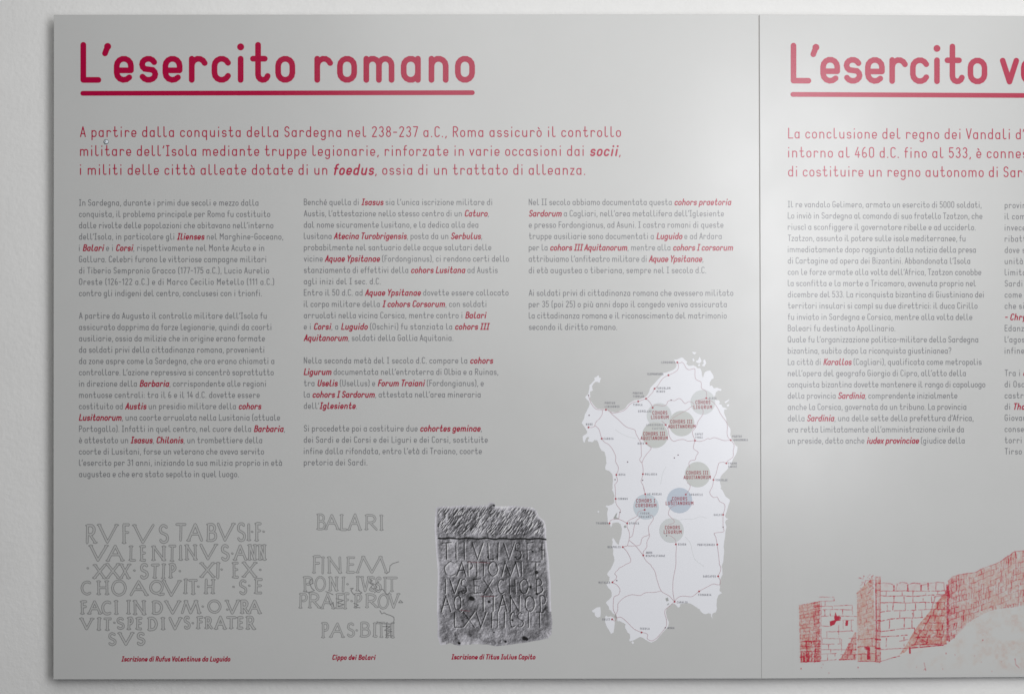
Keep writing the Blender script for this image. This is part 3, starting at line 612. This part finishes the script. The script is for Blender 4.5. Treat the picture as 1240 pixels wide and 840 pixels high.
# ---------------------------------------------------------------- printed pictures: fine grids of coloured cells
def vnoise(h, w_, cell, rs):
    gh, gw = int(h/cell)+3, int(w_/cell)+3
    G = rs.rand(gh, gw); y = np.arange(h)/cell; x = np.arange(w_)/cell
    yi = y.astype(int); xi = x.astype(int); fy = (y-yi)[:, None]; fx = (x-xi)[None]
    fy = fy*fy*(3-2*fy); fx = fx*fx*(3-2*fx)
    a = G[yi][:, xi]; b = G[yi][:, xi+1]; c = G[yi+1][:, xi]; d = G[yi+1][:, xi+1]
    return (a*(1-fx)+b*fx)*(1-fy)+(c*(1-fx)+d*fx)*fy - .5
class Canvas:
    def __init__(s, x0, y0, x1, y1, res):
        s.x0, s.y0, s.res = x0, y0, res; s.w = int((x1-x0)*res); s.h = int((y1-y0)*res)
        s.PX = x0 + (np.arange(s.w)+.5)/res; s.PY = y0 + (np.arange(s.h)+.5)/res
    def seg(s, buf, a, b, w_, amt, soft=.35, mode='max'):
        pad = w_ + soft + .5
        i0 = max(0, int((min(a[0], b[0])-pad-s.x0)*s.res)); i1 = min(s.w, int((max(a[0], b[0])+pad-s.x0)*s.res)+1)
        j0 = max(0, int((min(a[1], b[1])-pad-s.y0)*s.res)); j1 = min(s.h, int((max(a[1], b[1])+pad-s.y0)*s.res)+1)
        if i0 >= i1 or j0 >= j1: return
        px = s.PX[i0:i1][None]; py = s.PY[j0:j1][:, None]
        dx, dy = b[0]-a[0], b[1]-a[1]; L2 = dx*dx+dy*dy or 1e-9
        t = np.clip(((px-a[0])*dx+(py-a[1])*dy)/L2, 0, 1)
        d = np.hypot(px-a[0]-t*dx, py-a[1]-t*dy)
        v = np.clip((w_/2+soft-d)/soft, 0, 1)*amt
        sub = buf[j0:j1, i0:i1]
        np.maximum(sub, v, out=sub)
    def line(s, buf, pts, w_, amt, soft=.35):
        for a, b in zip(pts, pts[1:]): s.seg(buf, a, b, w_, amt, soft)
    def inside(s, poly):
        X_, Y_ = np.meshgrid(s.PX, s.PY); m = np.zeros(X_.shape, bool); n = len(poly)
        for i in range(n):
            x1, y1 = poly[i]; x2, y2 = poly[(i+1) % n]
            if y1 == y2: continue
            c = ((y1 > Y_) != (y2 > Y_)) & (X_ < (x2-x1)*(Y_-y1)/(y2-y1)+x1)
            m ^= c
        return m
    def build(s, name, fr, rgb, keep, parent, d=.00012):
        # cell corners; colour per vertex averaged by interpolation
        h, w_ = s.h, s.w
        gx = s.PX; gy = s.PY
        tn = math.tan(fr.t)
        Xw = (gx-620)/1000; Zw = (420-gy)/1000
        t = (CAMD-tn*fr.x0)/(CAMD-tn*Xw)
        U = (t*Xw-fr.x0)/math.cos(fr.t)
        UU = np.broadcast_to(U[None], (h, w_)); VV = Zw[:, None]*t[None]-fr.z0
        idx = -np.ones((h, w_), int)
        q = keep[:-1, :-1] & keep[1:, :-1] & keep[:-1, 1:] & keep[1:, 1:]
        used = np.zeros((h, w_), bool)
        used[:-1, :-1] |= q; used[1:, :-1] |= q; used[:-1, 1:] |= q; used[1:, 1:] |= q
        n = used.sum(); idx[used] = np.arange(n)
        co = np.stack([UU[used], np.full(n, -d), VV[used]], 1)
        F = np.stack([idx[1:, :-1][q], idx[1:, 1:][q], idx[:-1, 1:][q], idx[:-1, :-1][q]], 1)
        me = bpy.data.meshes.new(name)
        me.vertices.add(n); me.vertices.foreach_set('co', co.astype(np.float32).ravel())
        me.loops.add(F.size); me.loops.foreach_set('vertex_index', F.astype(np.int32).ravel())
        me.polygons.add(len(F)); me.polygons.foreach_set('loop_start', np.arange(0, F.size, 4, dtype=np.int32))
        me.update(calc_edges=True)
        ca = me.color_attributes.new('ink', 'FLOAT_COLOR', 'POINT')
        rgba = np.ones((n, 4), np.float32); rgba[:, :3] = rgb[used]
        ca.data.foreach_set('color', rgba.ravel())
        return link(name, me, [M_VC], parent)

# --- stone block photograph
cvs = Canvas(524, 604, 672, 785, 2.4); rs = np.random.RandomState(4)
H, W = cvs.h, cvs.w
PXg, PYg = np.meshgrid(cvs.PX, cvs.PY)
hgt = np.zeros((H, W))
for cell, amp in ((40, .9), (16, .8), (7, .8), (3.2, 1.15), (1.6, .8)): hgt += vnoise(H, W, cell, rs)*amp*cell/6
rough = np.zeros((H, W))
for cell, amp in ((9, 1.5), (4.5, 1.3), (2.5, .8)): rough += vnoise(H, W, cell, rs)*amp*cell/5
hgt += np.where(PYg < 651, rough*.95, rough*.42)
# diagonal pick marks on the upper band
for i in range(330):
    x, y = rs.uniform(530, 658), rs.uniform(615, 646); L = rs.uniform(2, 6); b_ = np.zeros((H, W)) if i == 0 else b_
    cvs.seg(b_, (x, y), (x+L*.7, y-L), .45, rs.uniform(.25, 1), .9)
hgt -= b_*2.6
eng = np.zeros((H, W))
SR = [([('T',536,547),('I',551,554),('I',561,565),('V',572.6,585.6),('L',590.5,598),('I',602,605),('V',610.4,623.4),('S',624,631.5),('F',637.4,645),('F',655.5,662)],657,677),
([('C',539,553),('A',554,565),('P',566.4,573),('I',576.5,579.5),('T',582,590),('O',591.7,603),('M',608,629),('I',630.5,633.5),('T',644,655)],680,697),
([('I',538.5,541.5),('V',545,557),('S',559,565.5),('E',574,582),('X',586.7,597),('C',603.6,611.5),('H',616.6,625),('O',630,639.8),('B',650,658)],701,718),
([('A',534.7,546.5),('Q',550.5,560),('I',584,587),('T',594,602),('A',604,614.5),('N',617.5,630.5),('O',636.4,647.5),('P',654,662)],721,740),
([('L',549.5,560.5),('X',562,575),('V',577,589),('H',595,604),('I',610,613),('C',618,625),('S',627,634),('I',639,642),('T',650,658)],741,759)]
for letters, y0, y1 in SR:
    for ch, x0, x1 in letters:
        for s in ROM[ch]:
            if ch == 'I': x0_ = x1_ = (x0+x1)/2
            else: x0_, x1_ = x0, x1
            pts = [(x0_+p[0]*(x1_-x0_)+rs.uniform(-.45, .45), y1-p[1]*(y1-y0)+rs.uniform(-.5, .5)) for p in s]
            cvs.line(eng, pts, .45, rs.uniform(.7, 1), .75)
hgt -= eng*2.6
holes = np.zeros((H, W))
for x, y, w_ in ((570.6,723.8,4.8),(572.5,724.5,4),(649.6,692.4,3.8),(642,710,2.4),(650,718.5,2.6),(591,674,2.2),(644.8,667,2),(634.7,772,4.4),(637.5,773,3.6),(598,611.5,2.2),(612,776,2.4),(556,778,2.6),(592,728,2.6),(620,750,2),(598,765,1.4)):
    cvs.seg(holes, (x, y), (x+.3, y+.2), w_, 1, .5)
gro = np.zeros((H, W)); gp = [(530, 651)] 
gp = [(531+i*4.35, 651.3+.45*math.sin(i*1.3)+i*.03+rs.uniform(-.3, .3)) for i in range(31)]
cvs.line(gro, gp, 1.5, 1, .6)
gy, gx = np.gradient(hgt*.55*cvs.res/2.4)
lum = .40 + gx*.62 + gy*.34
lum += vnoise(H, W, 3, rs)*.12 + vnoise(H, W, 30, rs)*.18 + rs.uniform(-.06, .06, (H, W))
lum -= .24*np.clip(eng, 0, 1)
poly = [(528,614),(534,612.5),(546,612.6),(560,611),(575,612),(590,611),(594,607),(599,608.5),(601,612.5),(625,612),(645,613.5),(650,617),(653,625),(660,631),(661.6,640),(662,655),(664,670),(665.5,690),(667,710),(667.5,735),(669,750),(668,768),(664,772.5),(652,775),(640,777),(625,779),(613,780.6),(600,782),(590,780),(578,779.4),(566,780),(556,781.6),(545,778),(538,780),(533,781.2),(529.5,770),(529,740),(530,700),(528,670),(526,640),(527,620)]
pf = wiggle(poly, .5, 8)
keep = cvs.inside(pf)
# distance to the edge, for the pale rim of the block
edge = np.zeros((H, W)); cvs.line(edge, pf + [pf[0]], 2.4, 1, 3.4)
rim = np.clip(edge, 0, 1)**1.3*np.where(PYg > 740, np.where(PXg < 540, .8, .25), np.where(PYg < 625, .75, 1))
lum = np.clip(lum, .02, .95)
lum = lum**2.5*2.1 + .02
lum = lum*(1-rim*.85) + .78*rim*.85
pale = np.zeros((H, W))
for x, y, w_ in ((603,614.5,7),(614,616,5),(627,620,6),(578,644,9),(570,646,5),(548,686,10),(545,694,6),(563,774,10),(577,776,6)): cvs.seg(pale, (x-1, y), (x+1.5, y+.5), w_, 1, 2)
lum += vnoise(H, W, 11, rs)*.10*(1-rim); lum += pale*.16
lum *= 1-.93*np.clip(holes*1.2, 0, 1); lum *= 1-.95*np.clip(gro, 0, 1)
redl = np.zeros((H, W))
for q in (((582, 721.5), (599, 721.5)), ((567, 680), (593, 681)), ((557, 738), (569, 739.5))): cvs.line(redl, q, .5, .6, .4)
col = np.stack([lum*.98, lum*.965, lum*1.03], 2)
col = col*(1-redl[..., None]) + np.array([.22, .06, .08])*redl[..., None]
o = cvs.build('stone_photograph', FL, np.clip(col, .015, .75), keep, PL)
o['label'] = 'printed photograph of a chiselled grey stone block with Latin letters'

# --- red drawing of the ruined fortification
cvs = Canvas(960, 655, 1262, 818, 2.3); rs = np.random.RandomState(11)
H, W = cvs.h, cvs.w; PXg, PYg = np.meshgrid(cvs.PX, cvs.PY)
ink = np.zeros((H, W)); tan = np.zeros((H, W)); wash = np.zeros((H, W))
grain = vnoise(H, W, 2.2, rs) + vnoise(H, W, 5, rs)*.8 + vnoise(H, W, 14, rs)
def patch(q):                                             # bilinear patch: TL, TR, BR, BL
    return lambda u, v: tuple((q[0][k]*(1-u)+q[1][k]*u)*(1-v)+(q[3][k]*(1-u)+q[2][k]*u)*v for k in (0, 1))
def bricks(q, courses, nb, w_, a0, a1, jit=.35, skip=.08):
    P = patch(q)
    vs = [0] + sorted(courses) if not isinstance(courses, int) else [i/courses for i in range(courses+1)]
    if vs[-1] < 1: vs.append(1)
    for i, v in enumerate(vs):
        n = 14; pts = [tuple(c+rs.uniform(-jit, jit)*.7 for c in P(k/n, v)) for k in range(n+1)]
        for a, b in zip(pts, pts[1:]):
            if rs.rand() > skip: cvs.seg(ink, a, b, w_*rs.uniform(.4, 1.1), rs.uniform(a0, a1), .5)
        if i < len(vs)-1:
            off = rs.uniform(0, 1); x = off/nb
            while x < 1:
                a, b = P(x, v), P(min(1, x+rs.uniform(-.01, .01)), vs[i+1])
                if rs.rand() > skip: cvs.seg(ink, (a[0]+rs.uniform(-jit, jit), a[1]), (b[0]+rs.uniform(-jit, jit), b[1]), w_*rs.uniform(.4, 1.3), rs.uniform(a0, a1*1.05), .5)
                x += rs.uniform(.65, 1.4)/nb
def fillp(buf, poly, amt): np.maximum(buf, cvs.inside(poly)*amt, out=buf)
# left tower, shaded face
q = [(967.5,732.5),(992.5,727.5),(993,800),(969,801)]
bricks(q, 17, 5, .5, .25, .65); bricks([(985,730),(993,728),(993,800),(986,801)], 14, 2, .7, .3, .75)
bricks([(969,776),(993,776),(993,800),(969,801)], 4, 3, 1.0, .6, 1)
fillp(tan, q, .5); fillp(wash, q, .22); fillp(wash, [(985,730),(993,728),(993,800),(986,801)], .28)
for i in range(9): x = rs.uniform(970, 990); cvs.line(ink, [(x, 788+rs.uniform(0, 4)), (x+rs.uniform(-1, 1), 800)], 1, .75, .6)
# left tower, lit face
def hand(ox, oy, sc_, hs, vs, w_, a0, a1):                # hand-drawn joints: runs of short wobbling strokes
    for q in hs + vs:
        q = [(ox+x/sc_, oy+y/sc_) for x, y in q]
        for a, b in zip(q, q[1:]):
            n = max(1, int(math.hypot(b[0]-a[0], b[1]-a[1])/2.2)); p = a
            for k in range(1, n+1):
                c = (a[0]+(b[0]-a[0])*k/n+rs.uniform(-.22, .22), a[1]+(b[1]-a[1])*k/n+rs.uniform(-.22, .22))
                if rs.rand() > .05: cvs.seg(ink, p, c, w_*rs.uniform(.5, 1.3), rs.uniform(a0, a1), .5)
                p = c
V_ = lambda *t: [[(x, a), (x+rs.uniform(-3, 3), b)] for x, a, b in t]
hand(960, 700, 7.636, [[(245,170),(380,172)],[(245,208),(382,206)],[(250,258),(360,254),(550,244)],[(280,287),(400,285),(550,290)],[(260,347),(400,345),(590,350)],[(460,385),(560,383)],[(260,438),(345,440)],[(310,492),(430,488),(575,482)],[(265,550),(440,556)],[(272,606),(435,604)],[(260,657),(445,655)],[(255,697),(400,692)],[(255,760),(400,748)]],
 V_((300,210,255),(380,172,206),(365,258,285),(295,290,345),(345,290,345),(460,290,330),(550,255,330),(465,385,480),(540,385,480),(425,430,550),(315,490,550),(330,610,655),(450,560,680),(350,655,690),(320,695,755),(390,690,720),(270,550,605),(435,550,605),(262,210,760)), .45, .3, .7)
K_ = lambda *t: [(960+x/7.636, 700+y/7.636) for x, y in t]
fillp(ink, K_((340,395),(385,382),(380,350),(394,308),(408,345),(446,355),(440,388),(402,393),(385,425),(345,442)), 1)
fillp(ink, K_((488,388),(514,385),(508,436),(484,438)), 1)
tri = [(1016,799),(1024,786),(1035,765),(1037,765),(1037,798)]
fillp(wash, tri, .4); fillp(tan, tri, .45); bricks([(1020,786),(1037,786),(1037,798),(1016,798)], 2, 2.5, .7, .5, .85); bricks([(1028,772),(1037,772),(1037,786),(1026,786)], 2, 1.5, .6, .4, .8)
# middle tower narrow face
q = [(1037.5,717),(1057,698),(1061,801),(1038.5,800)]
fillp(tan, q, .42); fillp(wash, q, .14)
bricks([(1037.5,718),(1058,706),(1060,772),(1038,774)], 12, 4, .45, .14, .5, skip=.3)
bricks([(1038,774),(1061,772),(1061,800),(1039,800)], 3, 2, .7, .4, .8)
for i in range(40):
    x = rs.uniform(1042, 1060); y = rs.uniform(696, 716); cvs.line(ink, [(x, y), (x+rs.uniform(-3, 3), y+rs.uniform(-3, 3))], .4, rs.uniform(.25, .8), .5)
q = [(1060,698),(1066.5,698),(1066,801),(1060.5,801)]
fillp(wash, q, .2); fillp(tan, q, .3); bricks(q, 13, .8, .6, .25, .6, jit=.8, skip=.3)
cvs.line(ink, [(1060.5, 702), (1061, 760), (1060.5, 800)], .7, .85, .6); cvs.line(ink, [(1065.8, 699), (1065.5, 770)], .5, .6, .5)
fillp(ink, [(1046.5,782),(1053.3,783),(1053.5,798),(1049.5,798),(1050,787),(1047,786)], .9)
for y in (750.5, 763, 773.5, 784): cvs.line(ink, [(1060, y), (1066, y+.5)], 1.2, .8, .6)
# middle tower lit face
hand(1050, 690, 7.0, [[(112,177),(300,174),(500,178),(690,172)],[(115,213),(170,220),(300,216),(388,220),(600,206),(680,200)],[(112,275),(240,272),(320,276),(480,270),(610,275)],[(115,355),(165,345),(400,338),(500,332),(680,330)],
 [(115,432),(200,412),(300,404),(400,402),(470,398)],[(115,520),(250,500),(400,488)],[(120,562),(250,556),(340,548)],[(108,672),(220,664),(340,660)],[(112,772),(200,745),(275,724)],[(275,600),(345,585)]],
 V_((163,183,212),(170,275,345),(295,178,215),(388,182,218),(495,180,212),(598,180,206),(228,222,274),(312,225,274),(388,228,272),(475,222,270),(545,218,268),(220,280,336),(325,278,340),(410,280,333),(495,275,330),(277,345,402),(392,342,395),(462,345,395),
 (190,420,490),(315,405,492),(378,408,485),(402,490,540),(163,575,665),(312,565,640),(112,690,765),(345,120,172),(455,125,175),(583,110,170)), .55, .4, .85)
hand(1050, 690, 7.0, [[(115,110),(140,105),(215,118),(230,150)],[(245,165),(255,115),(300,100),(340,110)],[(350,118),(400,106),(450,115)],[(465,125),(505,118)],[(520,150),(525,110),(580,104)],[(585,100),(650,104),(655,170)]], [], .45, .3, .6)
for q in ([(228,130),(226,172)],[(343,125),(345,165)],[(516,110),(518,165)],[(457,128),(456,165)]): cvs.line(ink, [(1050+x/7, 690+y/7) for x, y in q], 1.1, .85, .6)
for i in range(40):
    x, y = 1071+rs.uniform(0, 70), rs.uniform(706, 713)
    cvs.seg(wash, (x, y), (x+2, y), 2, .12, 2)
fillp(wash, [(1066,706),(1146,704),(1146,714),(1066,715)], .05)
sh_ = [(1146,716),(1138,724),(1131,733),(1124,742),(1112,756),(1104,768),(1098,779),(1089,792),(1096,789),(1101,783),(1146,779)]
fillp(wash, sh_, .36); fillp(tan, sh_, .62)
bricks([(1122,745),(1146,745),(1146,779),(1104,780)], 4, 3.2, .9, .5, .9); bricks([(1131,722),(1146,720),(1146,745),(1126,745)], 3, 2, .7, .4, .8)
cvs.line(ink, [(1101, 784), (1115, 783), (1142, 780.4)], 1.0, .95, .5); cvs.line(ink, [(1101.5, 784), (1101.8, 790)], 1.6, .9, .6)
for i in range(16): x = rs.uniform(1104, 1140); y = rs.uniform(764, 778); cvs.line(ink, [(x, y), (x+rs.uniform(1, 4), y+rs.uniform(-1, 1))], .8, rs.uniform(.4, .8), .6)
cvs.line(ink, [(1105, 742), (1106, 745), (1105, 748)], 1, .7, .5)
# dark re-entrant corner
for k in range(4): cvs.line(ink, [(1147+rs.uniform(-.6, 1.6), 708), (1147.4+rs.uniform(-.6, 1.3), 735), (1147.2+rs.uniform(-.3, .5), 774)], 1.1, .85, .9)
cvs.line(ink, [(1146, 716), (1149, 722)], 3, .8, 1)
# long wall climbing to the right
top = [(1148,703),(1153,697.5),(1160,695.5),(1173,693),(1180,693),(1186,689.5),(1196,685),(1206,682),(1214,677.5),(1219,673.5),(1222,672.5),(1226,668.5),(1230,667),(1240,666),(1262,664)]
bot = [(1148,777),(1156,771),(1166,757),(1180,749),(1192,742),(1206,737),(1222,735),(1240,733),(1262,731)]
def at(L_, x):
    return float(np.interp(x, [p[0] for p in L_], [p[1] for p in L_]))
fillp(tan, top + bot[::-1], .34); fillp(wash, top + bot[::-1], .14)
fillp(wash, [(1148,702),(1158,697),(1159,768),(1150,776)], .36); fillp(wash, [(1158,697),(1170,694),(1170,756),(1159,768)], .2)
nc = 11
for i in range(nc+1):
    prev = None
    for x in np.arange(1149, 1262, 3.0):
        y0, y1 = at(top, x), 770-(x-1148)*.32
        y = y0 + (y1-y0)*i/nc + rs.uniform(-.5, .5)
        if y > at(bot, x): prev = None; continue
        if prev and rs.rand() > .33: cvs.seg(ink, prev, (x, y), rs.uniform(.2, .7), rs.uniform(.2, .62)*(1.25 if x < 1165 else .9), .5)
        if rs.rand() > .38:
            yb = min(at(bot, x), y + (y1-y0)/nc); cvs.seg(ink, (x+rs.uniform(-1, 1), y), (x+rs.uniform(-1, 1), yb), rs.uniform(.2, .85), rs.uniform(.3, .7)*(1.2 if x < 1170 else .9), .5)
        prev = (x, y)
cvs.line(ink, [(x, y+rs.uniform(0, .6)) for x, y in top], .4, .5, .5)
cvs.line(ink, [(1229, 667), (1230.5, 675)], .9, .9, .5)
# washes and specks on the ground
dirt = vnoise(H, W, 22, rs) + vnoise(H, W, 9, rs)*.6
gm = np.array([[1.0]]) * ((PYg > np.interp(PXg, [p[0] for p in bot], [p[1] for p in bot]) + 1) | ((PXg < 1148) & (PYg > 795-(PXg-1100)*.3)))
gmx = np.clip((PXg-1085)/60, 0, 1)*np.clip((817-PYg)/14, 0, 1)
tan = np.maximum(tan, np.clip(dirt*.28+.05, 0, .15)*gm*gmx); wash = np.maximum(wash, np.clip(dirt*.12-.01, 0, .06)*gm*gmx)
lift = np.maximum(gm*gmx*.13, 0)
fillp(lift, [(1066,707),(1146,706),(1146,779),(1066,800)], .32); fillp(lift, [(993,731),(1036,733),(1036,798),(993,799)], .22)
for i in range(26):
    x, y = rs.uniform(968, 1240), rs.uniform(786, 814)
    if y > 803 or x > 1150: cvs.seg(ink, (x, y), (x+.2, y+rs.uniform(0, 1.5)), .4, rs.uniform(.15, .5), .5)
for x, y in ((970, 808.5), (1039, 807), (1145.5, 790), (1190, 774), (1120, 809)): cvs.seg(ink, (x, y), (x, y+1), .6, .6, .6)
for q in ([(1229,797),(1230,804),(1234,808)], [(1119,802),(1121,811)]): cvs.line(ink, q, .5, .5, .6)
ink = np.clip(ink*(1.08+grain*.7), 0, 1); wash = np.clip(wash*(1+grain*1.3), 0, 1); tan = np.clip(tan*(1+grain*.9), 0, 1)
base = np.array(PAN)[None, None]; rgb = np.broadcast_to(base, (H, W, 3)).copy()
def mix(c, a): 
    global rgb
    rgb = rgb*(1-a[..., None]) + np.array(c)[None, None]*a[..., None]
mix((.60, .60, .57), lift); mix((.50, .34, .23), tan); mix((.52, .10, .13), wash*.9); mix((.44, .004, .035), ink*.95)
act = (ink+wash+tan+lift) > .012
pad = act.copy()
for dy in (-2, -1, 0, 1, 2):
    for dx in (-2, -1, 0, 1, 2): pad |= np.roll(np.roll(act, dy, 0), dx, 1)
o = cvs.build('ruins_drawing', FR, rgb, pad, PR)
o['label'] = 'printed red pencil drawing of ruined stone towers and wall'

# ---------------------------------------------------------------- render settings
sc.render.engine = 'CYCLES'
sc.cycles.max_bounces = 6
sc.cycles.filter_width = 1.6
